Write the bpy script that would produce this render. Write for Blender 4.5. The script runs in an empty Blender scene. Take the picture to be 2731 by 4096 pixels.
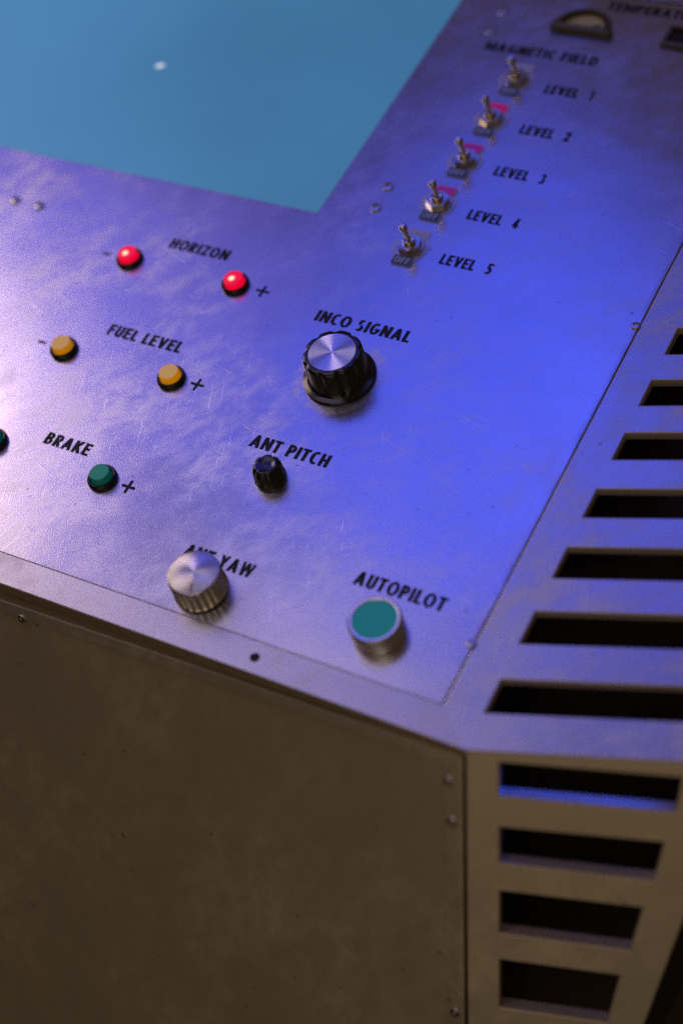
import bpy, bmesh, math, random
from mathutils import Matrix, Vector
random.seed(4)
PI = math.pi
sc = bpy.context.scene
COL = sc.collection
MM = 0.001

# ------------------------------------------------------------------ frame
# The sloped control panel is the reference plane: u to the right, v away from
# the operator, n out of the panel.  PANEL puts it into the world (metres).
TILT = math.radians(25)
PANEL = Matrix.Translation((0, 0, 0.95)) @ Matrix.Rotation(TILT, 4, 'X')

def pt(u, v, n=0.0):
    return PANEL @ Vector((u * MM, v * MM, n * MM))

# ------------------------------------------------------------------ camera
CAM = Vector((308.27, -327.28, 562.37))
RC = Matrix(((0.8657007, -0.2593214, 0.4281526),
             (0.4543109, 0.7661470, -0.4545551),
             (-0.2101520, 0.5880231, 0.7810666)))
cam_data = bpy.data.cameras.new('camera')
cam = bpy.data.objects.new('camera', cam_data)
COL.objects.link(cam)
cam.matrix_world = PANEL @ Matrix.Translation(CAM * MM) @ RC.to_4x4()
cam_data.sensor_fit = 'VERTICAL'
cam_data.sensor_height = 36.0
cam_data.sensor_width = 24.0
cam_data.lens = 56.81
cam_data.clip_start = 0.02
cam_data.clip_end = 60.0
cam_data.dof.use_dof = True
cam_data.dof.focus_distance = 0.757
cam_data.dof.aperture_fstop = 3.0
cam_data.dof.aperture_blades = 9
sc.camera = cam

# ------------------------------------------------------------------ light
world = bpy.data.worlds.new('World')
sc.world = world
world.use_nodes = True
bg = world.node_tree.nodes['Background']
bg.inputs['Color'].default_value = (0.075, 0.050, 0.030, 1)
bg.inputs['Strength'].default_value = 0.8

def mirror_dir(u, v, n=(0, 0, 1)):
    n = Vector(n).normalized()
    i = (Vector((u, v, 0)) - CAM).normalized()
    return i - 2 * i.dot(n) * n

def area(name, pos, target, sx, sy, radiance, color):
    """pos, target in panel millimetres; radiance of the lamp face."""
    ld = bpy.data.lights.new(name, 'AREA')
    ld.shape = 'RECTANGLE'
    ld.size, ld.size_y = sx, sy
    ld.color = color
    ld.energy = radiance * sx * sy * PI
    o = bpy.data.objects.new(name, ld)
    COL.objects.link(o)
    p, t = pt(*pos), pt(*target)
    o.location = p
    o.rotation_euler = (t - p).to_track_quat('-Z', 'Y').to_euler()
    return o

def lamp_over(name, u, v, dist, sx, sy, radiance, color):
    d = mirror_dir(u, v)
    p = Vector((u, v, 0)) + d * dist
    return area(name, tuple(p), (u, v, 0), sx, sy, radiance, color)

lamp_over('blue_lamp', 35, 74, 1300, 0.60, 0.46, 1.45, (0.032, 0.085, 1.0))
lamp_over('blue_spot_lamp', 165, 20, 1300, 0.34, 0.42, 1.10, (0.10, 0.13, 1.0))
lamp_over('violet_lamp', -215, 40, 1300, 0.64, 0.54, 1.05, (0.15, 0.145, 1.0))
lamp_over('rose_lamp', -300, -40, 1100, 0.42, 0.42, 3.6, (1.0, 0.74, 0.60))
lamp_over('overhead_lamp', 70, -215, 1300, 0.90, 0.50, 0.95, (0.74, 0.62, 1.0))
area('warm_lamp', (350, -1400, 350), (60, -110, -80), 1.2, 0.8, 0.50, (1.0, 0.78, 0.48))
area('high_fill_light', (300, -650, 1300), (60, -60, -20), 0.5, 0.5, 0.55, (1.0, 0.88, 0.82))  # unseen fill added high in front to lighten the vent ledges
ledge_fill = area('ledge_fill_light', (140, -33, -9), (138, -95, -22), 0.07, 0.006, 2.2, (0.008, 0.075, 1.0))  # unseen lamp added inside the cabinet to turn the first ledge blue
ledge_fill.data.spread = math.radians(36)

sc.cycles.use_denoising = False
sc.view_settings.view_transform = 'Standard'
sc.view_settings.look = 'None'
sc.view_settings.exposure = 0.0
sc.view_settings.gamma = 1.0
sc.view_settings.use_curve_mapping = False

# ------------------------------------------------------------------ materials
class NT:
    def __init__(self, name):
        self.m = bpy.data.materials.new(name)
        self.m.use_nodes = True
        self.t = self.m.node_tree
        self.b = self.t.nodes['Principled BSDF']
        self.out = self.t.nodes['Material Output']
    def n(self, typ, **kw):
        nd = self.t.nodes.new(typ)
        for k, v in kw.items():
            setattr(nd, k, v)
        return nd
    def l(self, a, b):
        self.t.links.new(a, b)
    def coord(self):
        if not hasattr(self, '_c'):
            self._c = self.n('ShaderNodeTexCoord').outputs['Object']
        return self._c
    def noise(self, scale, detail=4, rough=0.55, rot=(0, 0, 0), sc3=(1, 1, 1), dist=0.0, loc=(0, 0, 0)):
        mp = self.n('ShaderNodeMapping', vector_type='TEXTURE')
        mp.inputs['Rotation'].default_value = rot
        mp.inputs['Scale'].default_value = tuple(1.0 / q for q in sc3)
        mp.inputs['Location'].default_value = loc
        self.l(self.coord(), mp.inputs['Vector'])
        nz = self.n('ShaderNodeTexNoise')
        nz.inputs['Scale'].default_value = scale
        nz.inputs['Detail'].default_value = detail
        nz.inputs['Roughness'].default_value = rough
        nz.inputs['Distortion'].default_value = dist
        self.l(mp.outputs[0], nz.inputs['Vector'])
        return nz.outputs['Fac']
    def ramp(self, src, a, b, va=0.0, vb=1.0):
        r = self.n('ShaderNodeMapRange')
        r.interpolation_type = 'SMOOTHSTEP'
        for k, v in zip(('From Min', 'From Max', 'To Min', 'To Max'), (a, b, va, vb)):
            r.inputs[k].default_value = v
        self.l(src, r.inputs['Value'])
        return r.outputs['Result']
    def math(self, op, a, b=None, clamp=False):
        m = self.n('ShaderNodeMath', operation=op, use_clamp=clamp)
        for i, x in enumerate((a, b)):
            if x is None:
                continue
            if isinstance(x, (int, float)):
                m.inputs[i].default_value = x
            else:
                self.l(x, m.inputs[i])
        return m.outputs[0]
    def mixc(self, fac, a, b):
        m = self.n('ShaderNodeMix', data_type='RGBA')
        if isinstance(fac, (int, float)):
            m.inputs[0].default_value = fac
        else:
            self.l(fac, m.inputs[0])
        for i, x in ((6, a), (7, b)):
            if isinstance(x, tuple):
                m.inputs[i].default_value = (*x, 1)
            else:
                self.l(x, m.inputs[i])
        return m.outputs[2]
    def bump(self, height, strength, dist):
        b = self.n('ShaderNodeBump')
        b.inputs['Strength'].default_value = strength
        b.inputs['Distance'].default_value = dist
        self.l(height, b.inputs['Height'])
        return b.outputs['Normal']

def simple(name, col, rough=0.5, metal=0.0, coat=0.0, spec=0.5, emit=None, es=0.0, grain=0.0):
    k = NT(name)
    b = k.b
    b.inputs['Base Color'].default_value = (*col, 1)
    b.inputs['Roughness'].default_value = rough
    b.inputs['Metallic'].default_value = metal
    b.inputs['Coat Weight'].default_value = coat
    b.inputs['Coat Roughness'].default_value = 0.08
    b.inputs['Specular IOR Level'].default_value = spec
    if emit:
        b.inputs['Emission Color'].default_value = (*emit, 1)
        b.inputs['Emission Strength'].default_value = es
    # light wear: uneven gloss
    nz = k.noise(220, 5, 0.6)
    k.l(k.ramp(nz, 0.3, 0.7, max(rough - 0.06, 0.02), rough + 0.10), b.inputs['Roughness'])
    if grain:
        k.l(k.bump(k.noise(1800, 3), grain, 0.0002), b.inputs['Normal'])
    return k.m

def sheet_metal(name, base, rlo, rhi, wear=(), brushed=None, wave=0.35, scuff=1.0, stain=0.14, metal=1.0, worn=False):
    """Used aluminium sheet: cloudy scuffing, hair scratches, faint waviness."""
    k = NT(name)
    b = k.b
    b.inputs['Metallic'].default_value = metal
    cloud = k.noise(15, 5, 0.58, dist=0.3)
    smear = k.noise(60, 9, 0.68, rot=(0, 0, 0.9), sc3=(1, 1.7, 1), dist=0.2)
    fine = k.noise(1400, 3, 0.6)
    hairs = None
    for i, (ang, fr) in enumerate(((0.35, 900), (1.25, 760), (2.2, 820), (2.85, 700))):
        h = k.noise(1.0, 2, 0.5, rot=(0, 0, ang), sc3=(fr, 34, 1), dist=0.15, loc=(i * 3.1, i * 1.7, 0))
        h = k.ramp(h, 0.64, 0.76)
        hairs = h if hairs is None else k.math('MAXIMUM', hairs, h)
    zone = k.ramp(cloud, 0.40, 0.66)
    hairs = k.math('MULTIPLY', hairs, k.math('ADD', k.math('MULTIPLY', zone, 0.8), 0.2))
    scf = k.math('MULTIPLY', zone, k.ramp(smear, 0.36, 0.72))
    if worn:                                 # scuffing grows stronger towards the left and front
        px = k.n('ShaderNodeSeparateXYZ')
        k.l(k.coord(), px.inputs[0])
        lean = k.math('ADD', px.outputs[0], k.math('MULTIPLY', px.outputs[1], 0.9))
        scf = k.math('MULTIPLY', scf, k.ramp(lean, 0.12, -0.16, 0.30, 1.15))
    r = k.ramp(k.math('ADD', k.math('MULTIPLY', cloud, 0.5), k.math('MULTIPLY', smear, 0.5)), 0.34, 0.66, rlo, rhi)
    r = k.math('ADD', r, k.math('MULTIPLY', scf, 0.16 * scuff))
    if wear:
        (wu, wv, r0, r1) = wear
        sep = k.n('ShaderNodeVectorMath', operation='DISTANCE')
        k.l(k.coord(), sep.inputs[0])
        sep.inputs[1].default_value = (wu * MM, wv * MM, 0)
        dd = sep.outputs['Value']
        ring = k.math('MULTIPLY', k.ramp(dd, r0 * MM, (r0 + 1.5) * MM), k.ramp(dd, (r1 - 2.5) * MM, r1 * MM, 1.0, 0.0))
        ring = k.math('MULTIPLY', ring, k.ramp(smear, 0.35, 0.6))
        r = k.math('ADD', r, k.math('MULTIPLY', ring, 0.14))
    k.l(r, b.inputs['Roughness'])
    spots = k.ramp(k.noise(260, 1, 0.4), 0.755, 0.80)
    dirt = k.ramp(k.noise(24, 4, 0.55, loc=(5, 2, 1)), 0.40, 0.80)
    c = k.mixc(k.math('MULTIPLY', dirt, stain), base, tuple(x * 0.55 for x in base))
    c = k.mixc(k.math('MULTIPLY', scf, 0.6), c, tuple(min(0.92, x * 1.4) for x in base))
    c = k.mixc(k.math('MULTIPLY', hairs, 0.3), c, tuple(min(0.95, x * 1.5) for x in base))
    c = k.mixc(k.math('MULTIPLY', spots, 0.6), c, tuple(x * 0.3 for x in base))
    if worn:                                 # grime collected along the right-hand and front joints
        e1 = k.ramp(px.outputs[0], 0.0815, 0.0850)
        e2 = k.ramp(px.outputs[1], -0.0690, -0.0728)
        g = k.math('MULTIPLY', k.math('MAXIMUM', e1, k.math('MULTIPLY', e2, 0.3)), k.ramp(k.noise(45, 5, 0.6), 0.36, 0.70))
        c = k.mixc(k.math('MULTIPLY', g, 0.45), c, (0.10, 0.075, 0.06))
    k.l(c, b.inputs['Base Color'])
    hgt = k.math('ADD', k.math('MULTIPLY', fine, 0.12), k.math('MULTIPLY', hairs, 0.08))
    if brushed is not None:
        br = k.noise(1.0, 3, 0.6, rot=(0, 0, brushed), sc3=(14, 1500, 14))
        hgt = k.math('ADD', hgt, k.math('MULTIPLY', br, 0.10))
    n1 = k.n('ShaderNodeBump')
    n1.inputs['Strength'].default_value = 1.0
    n1.inputs['Distance'].default_value = 0.0004
    k.l(hgt, n1.inputs['Height'])
    n2 = k.n('ShaderNodeBump')
    n2.inputs['Strength'].default_value = wave
    n2.inputs['Distance'].default_value = 0.0030
    k.l(k.noise(11, 2, 0.5, dist=0.3), n2.inputs['Height'])
    k.l(n1.outputs['Normal'], n2.inputs['Normal'])
    k.l(n2.outputs['Normal'], b.inputs['Normal'])
    return k.m

def spun_metal(name, base, rough, aniso=0.85, speck=0.0):
    k = NT(name)
    b = k.b
    b.inputs['Metallic'].default_value = 1.0
    b.inputs['Base Color'].default_value = (*base, 1)
    b.inputs['Roughness'].default_value = rough
    b.inputs['Anisotropic'].default_value = aniso
    tg = k.n('ShaderNodeTangent', direction_type='RADIAL', axis='Z')
    k.l(tg.outputs[0], b.inputs['Tangent'])
    if speck:
        s = k.ramp(k.noise(900, 3, 0.6), 0.60, 0.68)
        k.l(k.mixc(k.math('MULTIPLY', s, speck), base, tuple(x * 0.15 for x in base)), b.inputs['Base Color'])
    return k.m

M = {}
M['panel'] = sheet_metal('scuffed_aluminium_sheet', (0.66, 0.63, 0.62), 0.19, 0.28, wear=(-38, 70.8, 17.5, 24), wave=0.22, worn=True)
M['rail'] = sheet_metal('brushed_aluminium_rail', (0.58, 0.56, 0.55), 0.30, 0.42, brushed=0.0, wave=0.06)
M['grille'] = sheet_metal('aluminium_grille_sheet', (0.60, 0.58, 0.57), 0.28, 0.40, brushed=0.31, wave=0.08)
M['front'] = sheet_metal('dull_cabinet_metal', (0.52, 0.44, 0.31), 0.46, 0.58, wave=0.03, scuff=0.05, stain=0.0, metal=0.5)
M['strip'] = sheet_metal('cabinet_edge_metal', (0.70, 0.61, 0.48), 0.36, 0.48, wave=0.04, scuff=0.15, stain=0.08, metal=0.7)  # the fold's brighter reflection is put into this lighter base colour
M['side'] = sheet_metal('warm_grille_metal', (0.64, 0.55, 0.42), 0.42, 0.54, wave=0.04, scuff=0.2, stain=0.10, metal=0.6)
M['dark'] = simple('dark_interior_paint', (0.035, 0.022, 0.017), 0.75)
M['cut'] = simple('sawn_sheet_edge', (0.66, 0.56, 0.46), 0.45, metal=0.35)
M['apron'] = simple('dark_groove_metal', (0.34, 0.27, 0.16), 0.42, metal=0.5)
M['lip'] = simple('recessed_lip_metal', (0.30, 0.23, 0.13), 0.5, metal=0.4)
M['ink'] = simple('black_printed_ink', (0.008, 0.009, 0.012), 0.55, spec=0.3)
M['black'] = simple('black_bakelite', (0.008, 0.008, 0.009), 0.16, coat=0.4)
M['black_ring'] = simple('black_button_plastic', (0.010, 0.010, 0.012), 0.30)
M['spun'] = spun_metal('spun_aluminium', (0.84, 0.83, 0.84), 0.37, 1.0, speck=0.5)
M['spun_clean'] = spun_metal('spun_aluminium_clean', (0.88, 0.86, 0.84), 0.42, 1.0)
M['alu'] = simple('turned_aluminium', (0.78, 0.76, 0.73), 0.24, metal=1.0)
M['nickel'] = simple('nickel_plating', (0.66, 0.60, 0.50), 0.16, metal=1.0)
M['screw'] = simple('screw_steel', (0.62, 0.60, 0.57), 0.26, metal=1.0)
M['acrylic'] = None
M['floor'] = simple('dark_floor_carpet', (0.020, 0.008, 0.008), 0.95, spec=0.1, grain=0.3)

def lit_plastic(name, base, emit, es, rough=0.35, hot=None):
    k = NT(name)
    b = k.b
    b.inputs['Base Color'].default_value = (*base, 1)
    b.inputs['Roughness'].default_value = rough
    b.inputs['Subsurface Weight'].default_value = 0.0
    b.inputs['Emission Strength'].default_value = es
    b.inputs['Emission Color'].default_value = (*emit, 1)
    if hot:                                  # the bulb behind the lens shows as a hot core
        col, r0, r1 = hot
        ln = k.n('ShaderNodeVectorMath', operation='DISTANCE')
        k.l(k.coord(), ln.inputs[0])
        ln.inputs[1].default_value = (-0.0004, -0.0008, 0.0058)
        f = k.ramp(ln.outputs['Value'], r0 * MM, r1 * MM, 1.0, 0.0)
        k.l(k.mixc(f, emit, col), b.inputs['Emission Color'])
    return k.m

M['red'] = lit_plastic('lit_red_lens', (0.30, 0.002, 0.02), (0.85, 0.0, 0.035), 0.92, 0.4, hot=((2.6, 1.2, 0.85), 0.5, 2.3))
M['amber'] = lit_plastic('amber_lens', (0.60, 0.26, 0.01), (0.60, 0.22, 0.001), 0.6, 0.3)
M['amber_face'] = lit_plastic('amber_lens_face', (0.70, 0.46, 0.16), (0.44, 0.25, 0.050), 0.62, 0.5)  # paler than the sides: light off the cap top put into the colour
M['green'] = lit_plastic('green_lens', (0.002, 0.12, 0.085), (0.0, 0.045, 0.035), 0.8, 0.3)
M['green_face'] = lit_plastic('green_lens_face', (0.004, 0.20, 0.13), (0.0, 0.085, 0.060), 0.9, 0.5)  # brighter copy of the side plastic, top light put into the colour
M['teal'] = lit_plastic('teal_button_face', (0.004, 0.15, 0.18), (0.0, 0.105, 0.115), 0.9, 0.5)

def acrylic():
    k = NT('clear_acrylic')
    k.b.inputs['Base Color'].default_value = (0.70, 0.76, 1.0, 1)
    k.b.inputs['Roughness'].default_value = 0.12
    tr = k.n('ShaderNodeBsdfTransparent')
    mx = k.n('ShaderNodeMixShader')
    mx.inputs[0].default_value = 0.28
    k.l(tr.outputs[0], mx.inputs[1])
    k.l(k.b.outputs[0], mx.inputs[2])
    k.l(mx.outputs[0], k.out.inputs['Surface'])
    return k.m
M['acrylic'] = acrylic()
M['off_blue'] = simple('dark_blue_legend', (0.015, 0.060, 0.34), 0.4)
M['off_text'] = simple('pale_legend_print', (0.35, 0.40, 0.50), 0.5)
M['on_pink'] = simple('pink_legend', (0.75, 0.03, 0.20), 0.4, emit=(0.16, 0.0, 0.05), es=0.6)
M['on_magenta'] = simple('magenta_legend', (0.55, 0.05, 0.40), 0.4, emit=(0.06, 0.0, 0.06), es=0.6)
M['on_clear'] = M['acrylic']

def screen_mat():
    k = NT('lit_blue_screen')
    b = k.b
    b.inputs['Base Color'].default_value = (0.02, 0.03, 0.04, 1)
    b.inputs['Roughness'].default_value = 0.42
    b.inputs['Specular IOR Level'].default_value = 0.5
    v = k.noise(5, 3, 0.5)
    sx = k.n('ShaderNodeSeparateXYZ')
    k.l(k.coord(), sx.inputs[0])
    v = k.math('ADD', k.math('MULTIPLY', v, 0.6), k.ramp(sx.outputs[0], -0.40, -0.10, 0.36, 0.10))  # emission lighter to the left, reflected light put into the colour
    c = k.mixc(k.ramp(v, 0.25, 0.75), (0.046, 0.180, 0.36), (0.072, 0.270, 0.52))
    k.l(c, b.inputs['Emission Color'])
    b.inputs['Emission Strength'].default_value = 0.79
    return k.m
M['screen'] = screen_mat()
M['white_glint'] = simple('painted_white_glint', (0.8, 0.8, 0.8), 0.4, emit=(0.75, 0.85, 0.95), es=0.75)  # self-lit white standing in for a lamp's reflection on the screen
M['dial'] = simple('cream_dial', (0.34, 0.28, 0.15), 0.5, emit=(0.10, 0.075, 0.03), es=0.3)
M['bezel'] = simple('bronze_bezel', (0.10, 0.085, 0.05), 0.5, metal=0.5)
M['needle'] = simple('green_needle', (0.01, 0.05, 0.012), 0.5)
M['lcd'] = simple('dark_display_glass', (0.01, 0.008, 0.006), 0.2)

# ------------------------------------------------------------------ builders
def link(name, me, parent=None, mats=(), loc=None, smooth=False):
    o = bpy.data.objects.new(name, me)
    COL.objects.link(o)
    for m in mats:
        me.materials.append(m)
    if parent is not None:
        o.parent = parent
        if loc is not None:
            o.location = loc
    else:
        o.matrix_world = PANEL @ Matrix.Translation(Vector(loc) if loc else Vector((0, 0, 0)))
    if smooth:
        for p in me.polygons:
            p.use_smooth = True
    return o

def thing(name, label, cat, u=0.0, v=0.0, n=0.0, group=None):
    o = bpy.data.objects.new(name, None)
    COL.objects.link(o)
    o.empty_display_size = 0.01
    o.matrix_world = PANEL @ Matrix.Translation(Vector((u, v, n)) * MM)
    o['label'] = label
    o['category'] = cat
    if group:
        o['group'] = group
    return o

def mesh_of(bm, name):
    bmesh.ops.recalc_face_normals(bm, faces=bm.faces)
    me = bpy.data.meshes.new(name)
    bm.to_mesh(me)
    bm.free()
    return me

def auto_smooth(me, deg=35):
    bm = bmesh.new()
    bm.from_mesh(me)
    for f in bm.faces:
        f.smooth = True
    for e in bm.edges:
        if len(e.link_faces) == 2:
            e.smooth = e.calc_face_angle(0) < math.radians(deg)
    bm.to_mesh(me)
    bm.free()

def lathe(name, prof, segs, mat, parent, mod=None, deg=35):
    """prof: (r, z) in mm; mod(angle, r, z) scales the radius."""
    bm = bmesh.new()
    rings = []
    for r, z in prof:
        if r <= 1e-6:
            rings.append([bm.verts.new((0, 0, z * MM))])
            continue
        ring = []
        for i in range(segs):
            a = 2 * PI * i / segs
            rr = r * (mod(a, r, z) if mod else 1.0)
            ring.append(bm.verts.new((rr * math.cos(a) * MM, rr * math.sin(a) * MM, z * MM)))
        rings.append(ring)
    for A, B in zip(rings, rings[1:]):
        if len(A) == 1 and len(B) == 1:
            continue
        for i in range(segs):
            j = (i + 1) % segs
            if len(A) == 1:
                bm.faces.new((A[0], B[j], B[i]))
            elif len(B) == 1:
                bm.faces.new((A[i], A[j], B[0]))
            else:
                bm.faces.new((A[i], A[j], B[j], B[i]))
    me = mesh_of(bm, name)
    auto_smooth(me, deg)
    return link(name, me, parent, (mat,))

def quads_plate(name, quads, thick, normal, mat, parent, bevel=0.35, cut=None):
    """A sheet made of coplanar quads (mm, 3-D), solidified downwards."""
    bm = bmesh.new()
    for q in quads:
        bm.faces.new([bm.verts.new(Vector(p) * MM) for p in q])
    bmesh.ops.remove_doubles(bm, verts=bm.verts, dist=1e-6)
    n = Vector(normal)
    for f in bm.faces:
        f.normal_update()
        if f.normal.dot(n) < 0:
            f.normal_flip()
    ext = bmesh.ops.extrude_face_region(bm, geom=bm.faces[:])
    nv = [e for e in ext['geom'] if isinstance(e, bmesh.types.BMVert)]
    bmesh.ops.translate(bm, verts=nv, vec=n * (-thick * MM))
    # the extruded copy is the underside, keep the original faces as the top
    bmesh.ops.recalc_face_normals(bm, faces=bm.faces)
    me = bpy.data.meshes.new(name)
    bm.to_mesh(me)
    bm.free()
    o = link(name, me, parent, (mat, cut) if cut else (mat,))
    if cut:
        for f in me.polygons:
            if abs(f.normal.dot(n)) < 0.3:
                f.material_index = 1
    if bevel:
        b = o.modifiers.new('bevel', 'BEVEL')
        b.width = bevel * MM
        b.segments = 2
        b.limit_method = 'ANGLE'
        b.angle_limit = math.radians(30)
    return o

def poly_prism(name, pts, z0, z1, mat, parent, bevel=0.0, loc=None):
    bm = bmesh.new()
    lo = [bm.verts.new((x * MM, y * MM, z0 * MM)) for x, y in pts]
    hi = [bm.verts.new((x * MM, y * MM, z1 * MM)) for x, y in pts]
    bm.faces.new(hi)
    bm.faces.new(lo[::-1])
    for i in range(len(pts)):
        j = (i + 1) % len(pts)
        bm.faces.new((lo[i], lo[j], hi[j], hi[i]))
    if bevel:
        es = [e for e in bm.edges if all(abs(v.co.z - z1 * MM) < 1e-9 for v in e.verts)]
        bmesh.ops.bevel(bm, geom=es, offset=bevel * MM, segments=2, affect='EDGES')
    me = mesh_of(bm, name)
    return link(name, me, parent, (mat,), loc=loc)

def hull_box(name, a, b, mat, parent, bevel=0.0):
    (x0, y0, z0), (x1, y1, z1) = a, b
    return poly_prism(name, [(x0, y0), (x1, y0), (x1, y1), (x0, y1)], z0, z1, mat, parent, bevel)

ST, SH = 0.240, 0.190                                    # stem and bar weight of the condensed bold capitals

class Glyph:
    """Strokes of one capital, cap height 1, as flat polygons."""
    def __init__(self):
        self.p = []
    def bar(self, x0, x1, y0, y1):
        self.p.append([(x0, y0), (x1, y0), (x1, y1), (x0, y1)])
    def stem(self, x, y0=0.0, y1=1.0, t=None):
        self.bar(x, x + (t or ST), y0, y1)
    def diag(self, x0, y0, x1, y1, t=None):               # x at the stroke's middle, cut level at both ends
        h = (t or ST) / 2
        self.p.append([(x0 - h, y0), (x0 + h, y0), (x1 + h, y1), (x1 - h, y1)])
    def arc(self, cx, cy, rx, ry, a0, a1, tx=None, ty=None, n=18):
        tx, ty = tx or ST, ty or SH
        for i in range(n):
            q = []
            for a, (kx, ky) in ((i, (rx, ry)), (i + 1, (rx, ry)), (i + 1, (rx - tx, ry - ty)), (i, (rx - tx, ry - ty))):
                an = math.radians(a0 + (a1 - a0) * a / n)
                q.append((cx + kx * math.cos(an), cy + ky * math.sin(an)))
            self.p.append(q)
    def bowl(self, x0, xc, x1, y0, y1):
        self.bar(x0, xc, y0, y0 + SH)
        self.bar(x0, xc, y1 - SH, y1)
        self.arc(xc, (y0 + y1) / 2, x1 - xc, (y1 - y0) / 2, -90, 90)

def glyph(c):
    g = Glyph()
    w = {'I': ST, 'E': .50, 'F': .48, 'L': .46, 'T': .54, 'H': .62, 'N': .66, 'M': .80, 'K': .62, 'V': .66, 'W': .96, 'Y': .64,
         'Z': .56, 'O': .72, 'C': .56, 'G': .66, 'R': .57, 'P': .55, 'B': .57, 'D': .64, 'S': .50, 'U': .58, 'A': .70,
         '1': .36, '2': .52, '3': .52, '4': .60, '5': .52}.get(c, .4)
    h = ST / 2
    if c in 'IEFLHNMKRPBDU':
        g.stem(0, 0.28 if c == 'U' else 0.0)
    if c in 'EF':
        g.bar(0, w, 1 - SH, 1); g.bar(0, w * .92, .42, .42 + SH)
    if c in 'EL':
        g.bar(0, w, 0, SH)
    if c == 'T':
        g.bar(0, w, 1 - SH, 1); g.stem(w / 2 - h)
    if c == 'H':
        g.stem(w - ST); g.bar(0, w, .42, .42 + SH)
    if c == 'N':
        g.stem(w - ST); g.diag(h, 1, w - h, 0)
    if c == 'M':
        g.stem(w - ST); g.diag(h, 1, w / 2, .15, ST * .85); g.diag(w - h, 1, w / 2, .15, ST * .85)
    if c == 'K':
        g.diag(h * 1.4, .42, w - h, 1, ST * 1.1); g.diag(h * 1.7, .60, w - h * .9, 0, ST * 1.15)
    if c == 'V':
        g.diag(h, 1, w / 2, 0); g.diag(w - h, 1, w / 2, 0)
    if c == 'W':
        for a, b in ((h, .28 * w), (.5 * w, .28 * w), (.5 * w, .72 * w), (w - h, .72 * w)):
            g.diag(a, 1, b, 0, ST * .85)
    if c == 'Y':
        g.stem(w / 2 - h, 0, .5); g.diag(h, 1, w / 2, .42); g.diag(w - h, 1, w / 2, .42)
    if c == 'Z':
        g.bar(0, w, 0, SH); g.bar(0, w, 1 - SH, 1); g.diag(h * 1.1, .05, w - h * 1.1, .95)
    if c == 'O':
        g.arc(w / 2, .5, w / 2, .52, 0, 360, n=36)
    if c == 'C':
        g.arc(w * .60, .5, w * .60, .52, 55, 305, n=26)
    if c == 'G':
        g.arc(w / 2, .5, w / 2, .52, 48, 350, n=28); g.bar(w * .52, w, .36, .36 + SH)
    if c == 'R':
        g.bowl(0, w * .48, w * .97, .40, 1); g.diag(w * .48, .46, w - h * .9, 0)
    if c == 'P':
        g.bowl(0, w * .48, w, .36, 1)
    if c == 'B':
        g.bowl(0, w * .48, w * .95, .44, 1); g.bowl(0, w * .48, w, 0, .59)
    if c == 'D':
        g.bowl(0, w * .40, w, 0, 1)
    if c == 'S':
        g.arc(w * .50, .735, w * .46, .285, 40, 250); g.arc(w * .48, .275, w * .48, .295, -145, 88)
    if c == 'U':
        g.stem(w - ST, .28); g.arc(w / 2, .28, w / 2, .30, 180, 360)
    if c == 'A':
        g.diag(h, 0, w / 2, 1); g.diag(w - h, 0, w / 2, 1); g.bar(w * .26, w * .74, .20, .20 + SH * .9)
    if c == '1':
        g.stem(w - ST); g.bar(0, w, .80, .80 + SH)
    if c == '2':
        g.arc(w / 2, .70, w / 2, .31, -20, 180); g.bar(0, w, 0, SH); g.diag(h * 1.1, .06, w - h * 1.15, .62)
    if c == '3':
        g.arc(w * .46, .74, w * .46, .27, -90, 150); g.arc(w * .48, .29, w * .50, .30, -150, 90)
    if c == '4':
        g.stem(w - ST * 1.5); g.diag(h * .9, .26, w - ST * 1.1, 1, ST * .9); g.bar(0, w, .18, .18 + SH)
    if c == '5':
        g.bar(.06, w * .94, 1 - SH, 1); g.bar(.06, .06 + ST * .85, .48, 1); g.arc(w * .44, .31, w * .52, .33, -140, 120)
    return g.p, w

def text_mesh(s, width=None, cap=7.1, gap=0.085, space=0.34):
    """Flat printed condensed bold capitals, lower-left corner at the origin, mm."""
    polys, x = [], 0.0
    for c in s:
        if c == ' ':
            x += space
            continue
        p, w = glyph(c)
        polys += [[(a + x, b) for a, b in q] for q in p]
        x += w + gap
    x -= gap
    sx = (width / x) if width else cap * 0.9
    bm = bmesh.new()
    for i, q in enumerate(polys):
        z = 0.002 * (i % 7)                              # crossing strokes never share a plane
        f = bm.faces.new([bm.verts.new((a * sx * MM, b * cap * MM, z * MM)) for a, b in q])
        f.normal_update()
        if f.normal.z < 0:
            f.normal_flip()
    me = bpy.data.meshes.new('lettering')
    bm.to_mesh(me)
    bm.free()
    return me

def lettering(s, u, v, width, cap=7.1, parent=None, mat='ink', n=0.06, name='lettering'):
    return link(name, text_mesh(s, width, cap), parent, (M[mat],), loc=Vector((u, v, n)) * MM)

# ------------------------------------------------------------------ ground
bm = bmesh.new()
bm.faces.new([bm.verts.new(p) for p in ((-8, -8, 0), (8, -8, 0), (8, 8, 0), (-8, 8, 0))])
fl = bpy.data.objects.new('floor', mesh_of(bm, 'floor'))
COL.objects.link(fl)
fl.data.materials.append(M['floor'])
fl['kind'] = 'structure'

# ------------------------------------------------------------------ console
console = thing('control_console', 'brushed metal spacecraft control console with slotted vents and printed labels', 'console')

D = Vector((0.09, -0.49, -0.87)).normalized()          # down the cabinet faces
WA = math.radians(17.9)
WD = Vector((math.cos(WA), math.sin(WA), 0))            # along the angled corner face
CORNER = Vector((102.5, -87.7, 0))
RN = WD.cross(D).normalized()
if RN.y > 0:
    RN = -RN
LN = Vector((1, 0, 0)).cross(D).normalized()
if LN.y > 0:
    LN = -LN
ZR = -0.3

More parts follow.
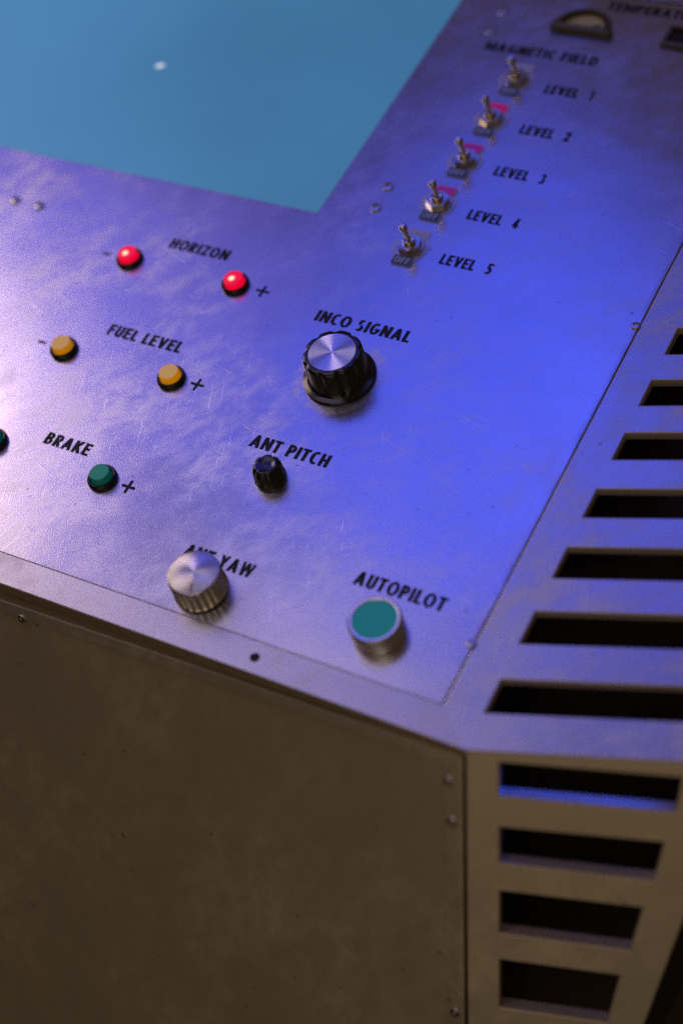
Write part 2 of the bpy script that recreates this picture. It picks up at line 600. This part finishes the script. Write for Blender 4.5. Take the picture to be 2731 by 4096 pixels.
# top plate, L-shaped round the screen opening
SU, SV0, SV1 = -103.0, 168.6, 356.0
PB, PT, PR = -72.8, 366.8, 85.0
L0 = -430.0
def Q(u0, v0, u1, v1, z=0.0):
    return [(u0, v0, z), (u1, v0, z), (u1, v1, z), (u0, v1, z)]
plate = quads_plate('panel_plate', [Q(L0, PB, SU, SV0), Q(SU, PB, PR, SV0), Q(SU, SV0, PR, SV1),
                                    Q(SU, SV1, PR, PT), Q(L0, SV1, SU, PT)], 1.5, (0, 0, 1), M['panel'], console, 0.45)
rear = quads_plate('rear_strip', [Q(L0, PT + 1.2, PR, 430)], 1.5, (0, 0, 1), M['panel'], console, 0.3)
quads_plate('backing_tray', [Q(L0, PB + 6, PR + 0.2, 429, -9)], 2, (0, 0, 1), M['dark'], console, 0)

# front rail
V0 = -87.7
# front cabinet panel with a raised border strip and lip
def lf(u, b, off=0.0):
    return tuple(Vector((u, CORNER.y, ZR)) + D * b + LN * off)
def topb(u):                                            # the panel hangs a little low towards the left
    return 3.8 + (98 - u) / 340.0 * 8.0
UX = 100.4                                              # seam
def seam_u(b):
    return UX
# the rail is folded down at its outer edge
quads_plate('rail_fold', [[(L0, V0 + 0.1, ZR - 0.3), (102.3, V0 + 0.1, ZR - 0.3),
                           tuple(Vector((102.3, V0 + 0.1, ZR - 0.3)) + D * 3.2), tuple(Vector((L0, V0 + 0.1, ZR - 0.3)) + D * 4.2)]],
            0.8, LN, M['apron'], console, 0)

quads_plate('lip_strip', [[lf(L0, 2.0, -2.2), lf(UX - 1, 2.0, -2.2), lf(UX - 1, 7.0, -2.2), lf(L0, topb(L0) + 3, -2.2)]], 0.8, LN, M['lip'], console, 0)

# slotted top of the angled corner
rows = [(-69.6, -53.2), (-35.2, -18.6), (-1.0, 15.6), (32.0, 48.0), (64.9, 80.6), (96.9, 112.6), (128.6, 145.4),
        (160.5, 176.5), (192.5, 208.5), (224.5, 240.5), (256.5, 272.5), (288.5, 304.5), (320.5, 336.5), (352.5, 368.5)]
UL, UR, UE, U0 = 102.3, 182.0, 202.4, 85.15
def wz(u, v):                                           # follow the corner edge direction
    return (u, v + (u - UL) * math.tan(WA), ZR)
levels = [V0] + [x for r in rows for x in r] + [392.0]
holes = {2 * i + 1 for i in range(len(rows))}
quads = []
for i in range(len(levels) - 1):
    a, b = levels[i], levels[i + 1]
    a0 = -72.0 + 0.0 if i == 0 else a
    quads.append([(U0, a0, ZR), (UL, a, ZR), (UL, b, ZR), (U0, b, ZR)])
    if i not in holes:
        quads.append([wz(UL, a), wz(UR, a), wz(UR, b), wz(UL, b)])
    quads.append([wz(UR, a), wz(UE, a), wz(UE, b), wz(UR, b)])
quads.append([(L0, V0, ZR), (UL, V0, ZR), (U0, -72.0, ZR), (L0, -72.0, ZR)])
frame = quads_plate('top_grille', quads, 5.0, (0, 0, 1), M['grille'], console, 0.5, cut=M['cut'])
frame.data.materials.append(M['rail'])
for f in frame.data.polygons:
    if f.center.x < -0.1 and abs(f.normal.z) > 0.5:
        f.material_index = 2

# slotted upright face of the angled corner
def rf(a, b, off=0.0):
    return tuple(CORNER + WD * a + D * b + RN * off + Vector((0, 0, ZR)))
sq = [((13.2, 4.8), (83.8, 7.3), (82.2, 23.2), (13.2, 20.5)),
      ((13.4, 35.6), (78.4, 37.9), (75.2, 56.5), (13.4, 53.0)),
      ((13.5, 67.0), (71.4, 70.2), (67.3, 92.0), (13.5, 88.7)),
      ((13.6, 102.4), (63.6, 105.4), (59.1, 130.9), (13.6, 128.1)),
      ((13.6, 144.0), (55.5, 146.5), (50.0, 176.0), (13.6, 173.5))]
def redge(b):
    return 105.3 - 0.239 * b
sq_pts = []
quads = []
left_b, right_b = [0.8], [(redge(0.8), 0.8)]
prev = ((0, 0.8), (13.2, 0.8), (84.5, 0.8), (redge(0.8), 0.8))
for s in sq:
    tl, tr, br, bl = s
    top = ((0, tl[1]), tl, tr, (redge(tr[1]), tr[1]))
    bot = ((0, bl[1]), bl, br, (redge(br[1]), br[1]))
    for j in range(3):
        quads.append([rf(*prev[j]), rf(*prev[j + 1]), rf(*top[j + 1]), rf(*top[j])])
    quads.append([rf(*top[0]), rf(*top[1]), rf(*bot[1]), rf(*bot[0])])
    quads.append([rf(*top[2]), rf(*top[3]), rf(*bot[3]), rf(*bot[2])])
    prev = bot
end = ((0, 205), (13.6, 205), (48, 205), (redge(205), 205))
for j in range(3):
    quads.append([rf(*prev[j]), rf(*prev[j + 1]), rf(*end[j + 1]), rf(*end[j])])
quads_plate('corner_grille', quads, 7.0, RN, M['side'], console, 0.5, cut=M['cut'])

quads_plate('front_panel', [[lf(L0, topb(L0) + 6, -1.2), lf(UX - 8.5, topb(UX) + 5, -1.2), lf(UX - 8.5, 320, -1.2), lf(L0, 320, -1.2)]],
            2.0, LN, M['front'], console, 0.2)
quads_plate('border_strip', [[lf(L0, topb(L0), -0.4), lf(UX, topb(UX), -0.4), lf(UX - 9, topb(UX) + 6.5, -0.4), lf(L0, topb(L0) + 6.5, -0.4)],
                             [lf(UX, topb(UX), -0.4), lf(UX, 320, -0.4), lf(UX - 9, 320, -0.4), lf(UX - 9, topb(UX) + 6.5, -0.4)]],
            2.6, LN, M['strip'], console, 0.5)

# closed dark body behind the vents, and the far sides of the cabinet
def body(name, foot, depth, z_top, mat):
    bm = bmesh.new()
    top = [bm.verts.new(Vector((u, v, z_top)) * MM) for u, v in foot]
    bot = [bm.verts.new((Vector((u, v, z_top)) + D * depth) * MM) for u, v in foot]
    for i in range(len(foot)):
        j = (i + 1) % len(foot)
        bm.faces.new((top[i], top[j], bot[j], bot[i]))
    bm.faces.new(top)
    bm.faces.new(bot[::-1])
    return link(name, mesh_of(bm, name), console, (mat,))
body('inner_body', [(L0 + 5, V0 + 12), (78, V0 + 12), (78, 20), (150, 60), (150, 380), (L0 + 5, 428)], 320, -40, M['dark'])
def wall(name, p, q, depth, mat, bend=0.0):
    p, q = Vector(p), Vector(q)
    d2 = D
    nrm = (q - p).cross(d2).normalized()
    return quads_plate(name, [[tuple(p), tuple(q), tuple(q + d2 * depth - (q - p).normalized() * 0), tuple(p + d2 * depth)]], 2.0, nrm, mat, console, 0)
pe = Vector(rf(redge(0.8), 0.8))
pb = Vector(rf(redge(205), 205))
far = Vector((UE, 424, ZR - 1))
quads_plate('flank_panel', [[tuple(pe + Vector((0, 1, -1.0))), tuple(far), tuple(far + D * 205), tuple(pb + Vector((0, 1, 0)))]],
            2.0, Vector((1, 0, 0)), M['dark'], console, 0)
pl = Vector(lf(0, 205, -8))
# pedestal below
bm = bmesh.new()
foot = [Vector(lf(L0, 318, -6)), Vector(lf(UX, 318, -6)), Vector(rf(0, 203, -10)), Vector(rf(redge(203) - 4, 203, -10)), far + D * 205 - Vector((6, 0, 0)), Vector((L0, 424, 0)) + D * 318]

# screws and rivets ------------------------------------------------------
def screw_meshes():
    hd = bpy.data.meshes.new('screw')
    return hd
def make_screw(r, dish, parent, loc, name='screw', mat=None, axis=None, hole=True):
    prof = [(r, 0), (r, dish * 0.45), (r * 0.86, dish * 0.85), (r * 0.45, dish), (r * 0.40, dish * 0.25), (0, dish * 0.25)] if hole else \
           [(r, 0), (r * 0.9, dish * 0.6), (r * 0.5, dish * 0.95), (0, dish)]
    o = lathe(name, prof, 20, mat or M['screw'], parent)
    o.location = Vector(loc) * MM
    if axis is not None:
        o.rotation_mode = 'QUATERNION'
        o.rotation_quaternion = Vector((0, 0, 1)).rotation_difference(Vector(axis))
    return o
for (u, v) in ((-278.4, 131.8), (-261.4, 131.8), (-74.4, 195.1), (-73.7, 179.5), (-74.3, 341.3), (-74.3, 324.2)):
    make_screw(3.0, 1.3, plate, (u, v, 0))
for (u, v) in ((83.2, 140.5), (83.6, -42.4)):
    make_screw(2.3, 0.9, plate, (u, v, 0))
# countersunk dark hole screw in the front rail
make_screw(2.2, 0.35, console, (-0.3, -80.2, ZR), mat=M['dark'])
for u, b in ((-123.7, 15.0), (94.4, 17.7), (95.8, 36.8), (96.2, 135.8)):
    make_screw(2.3 if b > 17 else 2.0, 0.9, console, lf(u, b + (0 if u > 0 else 0.0), -0.4), axis=LN)

# printed lettering ------------------------------------------------------
for s, u, v, w in (('HORIZON', -170.4, 123.8, 36.6), ('FUEL LEVEL', -169.9, 60.4, 45.0), ('BRAKE', -161.8, -10.9, 26.8),
                   ('INCO SIGNAL', -68.5, 100.0, 52.4), ('ANT PITCH', -60.9, 19.9, 42.2), ('ANT YAW', -59.0, -45.6, 36.5),
                   ('AUTOPILOT', 22.2, -32.6, 43.6), ('MAGNETIC FIELD', -71.6, 308.6, 66.0), ('TEMPERATURE', -18.3, 354.6, 56.5)):
    lettering(s, u, v, w, 7.2, plate)
LV = (282.4, 249.8, 217.4, 184.5, 152.1)
for i, v in enumerate(LV):
    lettering('LEVEL', -24.8, v, 18.9, 7.1, plate)
    lettering(str(i + 1), 0.0 if i else 0.6, v, 3.4 if i else 2.0, 7.1, plate)
def bar(u, v, w, h):
    return [(u - w / 2, v - h / 2), (u + w / 2, v - h / 2), (u + w / 2, v + h / 2), (u - w / 2, v + h / 2)]
def plus(u, v, s=7.6, t=1.55):
    a, b = s / 2, t / 2
    poly_prism('plus_mark', [(-b, -a), (b, -a), (b, -b), (a, -b), (a, b), (b, b), (b, a), (-b, a), (-b, b), (-a, b), (-a, -b), (-b, -b)],
               0.02, 0.07, M['ink'], plate, loc=Vector((u, v, 0)) * MM)
for u, v in ((-104.4, -20.0), (-104.7, 45.4), (-103.6, 110.1)):
    plus(u, v)
for u, v in ((-201.3, 110.5), (-200.5, 45.6)):
    poly_prism('minus_mark', bar(0, 0, 5.0, 1.5), 0.02, 0.07, M['ink'], plate, loc=Vector((u, v, 0)) * MM)

# ------------------------------------------------------------------ screen
scr = thing('display_screen', 'large glowing blue display screen set into the console panel', 'screen', 0, 0, 0)
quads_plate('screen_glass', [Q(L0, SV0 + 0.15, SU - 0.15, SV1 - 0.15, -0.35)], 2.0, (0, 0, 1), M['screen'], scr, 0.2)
poly_prism('painted_glint', [(2.5 * math.cos(2 * PI * i / 20) - 0.7 * math.sin(2 * PI * i / 20), 1.2 * math.cos(2 * PI * i / 20) + 1.4 * math.sin(2 * PI * i / 20)) for i in range(20)], -0.33, -0.25, M['white_glint'], scr,
           loc=Vector((-256.1, 254.4, 0)) * MM)  # glowing disc laid on the glass as a lamp reflection

# ------------------------------------------------------------------ buttons
def copy_tree(o, parent=None):
    c = o.copy()
    COL.objects.link(c)
    if parent is not None:
        c.parent = parent
    for ch in list(o.children):
        copy_tree(ch, c)
    return c

def button(label, mat, u, v, group, face=None):
    t = thing('push_button', label, 'push button', u, v, 0, group)
    lathe('bezel', [(7.3, 0), (7.4, 1.0), (7.15, 2.2), (6.6, 2.8), (5.9, 2.75), (5.5, 2.3), (5.45, 0.6)], 48, M['black_ring'], t)
    lathe('cap', [(5.3, 0.6), (5.25, 2.8), (5.0, 5.2), (4.85, 5.6), (4.6, 5.7)], 48, mat, t, deg=28)
    lathe('cap_face', [(4.6, 5.5), (4.58, 5.72), (4.5, 5.8), (0, 5.85)], 48, face or mat, t, deg=28)
    return t
GB = 'lit push buttons on the left of the panel'
button('red glowing push button beside the minus mark, left of HORIZON', M['red'], -186.0, 110.1, GB)
button('red glowing push button beside the plus mark, right of HORIZON', M['red'], -119.6, 109.9, GB)
button('amber push button beside the minus mark, left of FUEL LEVEL', M['amber'], -185.6, 44.6, GB, M['amber_face'])
button('amber push button beside the plus mark, right of FUEL LEVEL', M['amber'], -119.3, 44.6, GB, M['amber_face'])
button('green push button cut by the left photo edge, left of BRAKE', M['green'], -186.6, -18.6, GB, M['green_face'])
button('green push button beside the plus mark, right of BRAKE', M['green'], -119.1, -20.2, GB, M['green_face'])

t = thing('push_button', 'large teal push button in a silver ring under AUTOPILOT', 'push button', 44.4, -50.3, 0)
lathe('metal_ring', [(11.3, 0), (11.3, 1.4), (11.75, 1.8), (11.85, 8.0), (11.6, 9.2), (10.9, 9.75), (9.75, 9.7), (9.5, 9.4), (9.5, 7.0)], 72, M['alu'], t, deg=30)
lathe('cap', [(9.4, 6.8), (9.4, 9.1), (9.2, 9.3), (0, 9.35)], 64, M['teal'], t)

# ------------------------------------------------------------------ knobs
def flutes(nf, depth, ztop, phase=0.0, sharp=2.0):
    def f(a, r, z):
        c = math.cos(nf * (a + phase))
        g = max(0.0, (c + 0.25) / 1.25) ** sharp
        return 1.0 - depth * g
    return f
k = thing('rotary_control', 'large black fluted knob with silver cap under INCO SIGNAL', 'knob', -38.0, 70.8, 0)
lathe('skirt', [(17.9, 0), (17.95, 1.4), (17.7, 1.8), (15.3, 2.5), (13.0, 3.4), (11.0, 4.4)], 96, M['black'], k)
fl9 = flutes(9, 0.070, 18, phase=0.15, sharp=2.0)
def bodymod(a, r, z):
    w = min(1.0, max(0.0, (z - 2.6) / 2.4))
    if z > 17.7:
        w *= 0.9
    return 1.0 - (1.0 - fl9(a, r, z)) * w if r > 12.2 else 1.0
lathe('grip', [(15.6, 2.3), (15.1, 3.2), (14.95, 4.6), (14.85, 6.5), (14.7, 11), (14.5, 15.5), (14.4, 16.9), (14.0, 17.6), (13.4, 17.85), (11.8, 17.9), (11.7, 17.5), (0, 17.5)], 144, M['black'], k, mod=bodymod, deg=50)
lathe('cap_disc', [(11.6, 17.4), (11.6, 17.95), (11.4, 18.1), (0, 18.1)], 96, M['spun'], k)
poly_prism('pointer_line', [(-13.4, -0.25), (-11.9, -0.25), (-11.9, 0.25), (-13.4, 0.25)], 17.75, 17.98, M['off_text'], k)
bpy.data.objects[k.children[-1].name].rotation_euler = (0, 0, math.radians(-28))

k = thing('rotary_control', 'small glossy black fluted knob under ANT PITCH', 'knob', -40.4, 6.2, 0)
fl7 = flutes(7, 0.10, 12, phase=0.3)
def pmod(a, r, z):
    w = min(1.0, max(0.0, (z - 2.0) / 1.5))
    if r < 5.0:
        w *= max(0.0, (r - 3.6) / 1.4)
    return 1.0 - (1.0 - fl7(a, r, z)) * w
lathe('grip', [(7.5, 0), (7.65, 1.0), (7.65, 2.2), (7.4, 3.0), (7.25, 4.8), (7.1, 7.4), (6.7, 9.2), (6.0, 10.3), (5.1, 10.8), (4.4, 10.8), (3.4, 10.4), (1.6, 10.25), (0.6, 10.4), (0, 10.45)], 126, M['black'], k, mod=pmod, deg=50)

k = thing('rotary_control', 'silver ribbed aluminium knob covering part of ANT YAW', 'knob', -40.3, -58.2, 0)
def knurl(a, r, z):
    if r < 11.6 or z < 1.6 or z > 12.6:
        return 1.0
    return 1.0 - 0.045 * (0.5 + 0.5 * math.cos(28 * a)) ** 0.6
lathe('base_ring', [(11.4, 0), (11.4, 1.2), (9, 1.3)], 64, M['black_ring'], k)
lathe('grip', [(11.2, 1.0), (12.5, 1.3), (12.5, 1.9), (12.3, 2.2), (12.15, 11.8), (12.0, 12.4), (11.9, 12.8), (11.6, 13.4), (11.3, 13.5)], 224, M['alu'], k, mod=knurl, deg=40)
lathe('cap_disc', [(11.5, 13.2), (11.35, 13.6), (11.1, 13.7), (0, 13.7)], 96, M['spun_clean'], k)
M['red_mark'] = simple('red_pointer_paint', (0.35, 0.02, 0.06), 0.4)
pm = poly_prism('pointer_line', [(5.5, -0.3), (11.0, -0.3), (11.0, 0.3), (5.5, 0.3)], 13.65, 13.78, M['red_mark'], k)
pm.rotation_euler = (0, 0, math.radians(-65))

# ------------------------------------------------------------------ toggle switches
def toggle_proto():
    t = thing('toggle_switch', 'toggle switch beside LEVEL 1, the farthest of the five', 'toggle switch', -43.0, 288.4, 0, 'toggle switches in the LEVEL column')
    pts = []
    R, hw, top = 9.6, 6.0, 13.0
    a0 = math.asin(hw / R)
    for (s, c) in ((1, 1), (-1, -1)):
        pass
    n = 14
    # right arc, top tab, left arc, bottom tab
    for i in range(n + 1):
        a = -PI / 2 + a0 + (PI - 2 * a0) * i / n
        pts.append((R * math.cos(a), R * math.sin(a)))
    pts += [(hw, top - 0.8), (hw - 0.8, top), (-hw + 0.8, top), (-hw, top - 0.8)]
    for i in range(n + 1):
        a = PI / 2 + a0 + (PI - 2 * a0) * i / n
        pts.append((R * math.cos(a), R * math.sin(a)))
    pts += [(-hw, -top + 0.8), (-hw + 0.8, -top), (hw - 0.8, -top), (hw, -top + 0.8)]
    pl = poly_prism('legend_plate', pts, 0.02, 0.9, M['acrylic'], t, bevel=0.4)
    poly_prism('off_tab', [(-5.2, -12.4), (5.2, -12.4), (5.2, -6.6), (-5.2, -6.6)], 0.92, 0.97, M['off_blue'], pl)
    lettering('OFF', -4.3, -11.6, 8.6, 4.2, pl, 'off_text', n=0.99)
    poly_prism('on_tab', [(-5.2, 6.8), (5.2, 6.8), (5.2, 12.2), (-5.2, 12.2)], 0.92, 0.97, M['on_pink'], pl)
    hexp = [(6.3 * math.cos(PI / 3 * i + 0.25), 6.3 * math.sin(PI / 3 * i + 0.25)) for i in range(6)]
    lathe('washer', [(7.0, 0.82), (7.0, 1.4), (4, 1.42)], 40, M['nickel'], t)
    poly_prism('hex_nut', hexp, 1.4, 4.0, M['nickel'], t, bevel=0.4)
    lathe('bushing', [(3.3, 3.6), (3.3, 5.6), (2.9, 6.2), (2.2, 6.2), (2.0, 5.2), (0, 5.0)], 32, M['nickel'], t)
    lv = lathe('lever', [(1.35, 0), (1.3, 3), (1.45, 6), (1.9, 10), (2.1, 11.6), (1.95, 12.7), (1.3, 13.4), (0, 13.6)], 24, M['nickel'], t)
    lv.location = Vector((0, 0, 4.6)) * MM
    lv.rotation_euler = (math.radians(9), 0, 0)
    return t
proto = toggle_proto()
names = ('farthest', 'second farthest', 'middle', 'second nearest', 'nearest')
desc = ('metal toggle switch beside LEVEL 1 with a faded colourless upper tab',
        'metal toggle switch beside LEVEL 2 with a vivid pink upper tab',
        'metal toggle switch beside LEVEL 3 with a faded magenta upper tab',
        'metal toggle switch beside LEVEL 4 with a pink edged violet upper tab',
        'metal toggle switch beside LEVEL 5 with a clear upper tab')
tabmat = (M['on_clear'], M['on_pink'], M['on_magenta'], M['on_magenta'], M['on_clear'])
def tabs(root):
    return [c for p in root.children if p.name.startswith('legend_plate') for c in p.children if c.name.startswith('on_tab')]
all_t = []
for i, v in enumerate(LV):
    t = proto if i == 0 else copy_tree(proto)
    t.matrix_world = PANEL @ Matrix.Translation(Vector((-43.0, v + 6.0, 0)) * MM)
    t['label'] = desc[i]
    for c in t.children:
        if c.name.startswith('lever'):
            c.rotation_euler = (math.radians((10, 7, 11, 8, 9)[i]), math.radians((1, -2, 0, 2, -1)[i]), 0)
        if c.name.startswith('hex_nut'):
            c.rotation_euler = (0, 0, (0.0, 0.35, 0.8, 0.2, 0.55)[i])
    all_t.append(t)
for t, m in zip(all_t, tabmat):
    for o in tabs(t):
        o.material_slots[0].link = 'OBJECT'
        o.material_slots[0].material = m

# ------------------------------------------------------------------ gauge and display at the far end
g = thing('analog_meter', 'half round analog meter with cream dial above MAGNETIC FIELD', 'meter', -24.0, 333.0, 0)
def half(r, n=28, y0=0.0):
    return [(r * math.cos(PI * i / n), y0 + r * math.sin(PI * i / n)) for i in range(n + 1)]
bm = bmesh.new()
outer, inner = half(17.5, y0=-1.5), half(12.5, y0=1.2)
ring = []
for a, b in zip(outer, inner):
    ring.append([bm.verts.new((p[0] * MM, p[1] * MM, z * MM)) for p, z in ((a, 0), (a, 3.5), (b, 4.5), (b, 0.8))])
for i in range(len(ring)):
    j = (i + 1) % len(ring)
    for q in range(3):
        bm.faces.new((ring[i][q], ring[j][q], ring[j][q + 1], ring[i][q + 1]))
link('bezel', mesh_of(bm, 'bezel'), g, (M['bezel'],))
poly_prism('dial_face', half(12.6, y0=1.2), 0.3, 1.0, M['dial'], g)
nd = poly_prism('needle', [(0, -0.8), (8.5, -0.6), (8.5, 0.6), (0, 0.8)], 1.3, 1.8, M['needle'], g, loc=Vector((1.5, 2.5, 0)) * MM)
nd.rotation_euler = (0, 0, math.radians(28))

g = thing('digital_display', 'dark rectangular display window cut by the right photo edge, below TEMPERATURE', 'display', 42.0, 339.0, 0)
bm = bmesh.new()
o_, i_ = [(-20, -8), (20, -8), (20, 8), (-20, 8)], [(-17.5, -5.5), (17.5, -5.5), (17.5, 5.8), (-17.5, 5.8)]
ring = [[bm.verts.new((p[0] * MM, p[1] * MM, z * MM)) for p, z in ((a, 0), (a, 2.0), (b, 2.4), (b, 0.5))] for a, b in zip(o_, i_)]
for i in range(4):
    j = (i + 1) % 4
    for q in range(3):
        bm.faces.new((ring[i][q], ring[j][q], ring[j][q + 1], ring[i][q + 1]))
link('bezel', mesh_of(bm, 'bezel'), g, (M['bezel'],))
poly_prism('display_glass', [(-17.6, -5.6), (17.6, -5.6), (17.6, 5.9), (-17.6, 5.9)], 0.3, 0.9, M['lcd'], g)
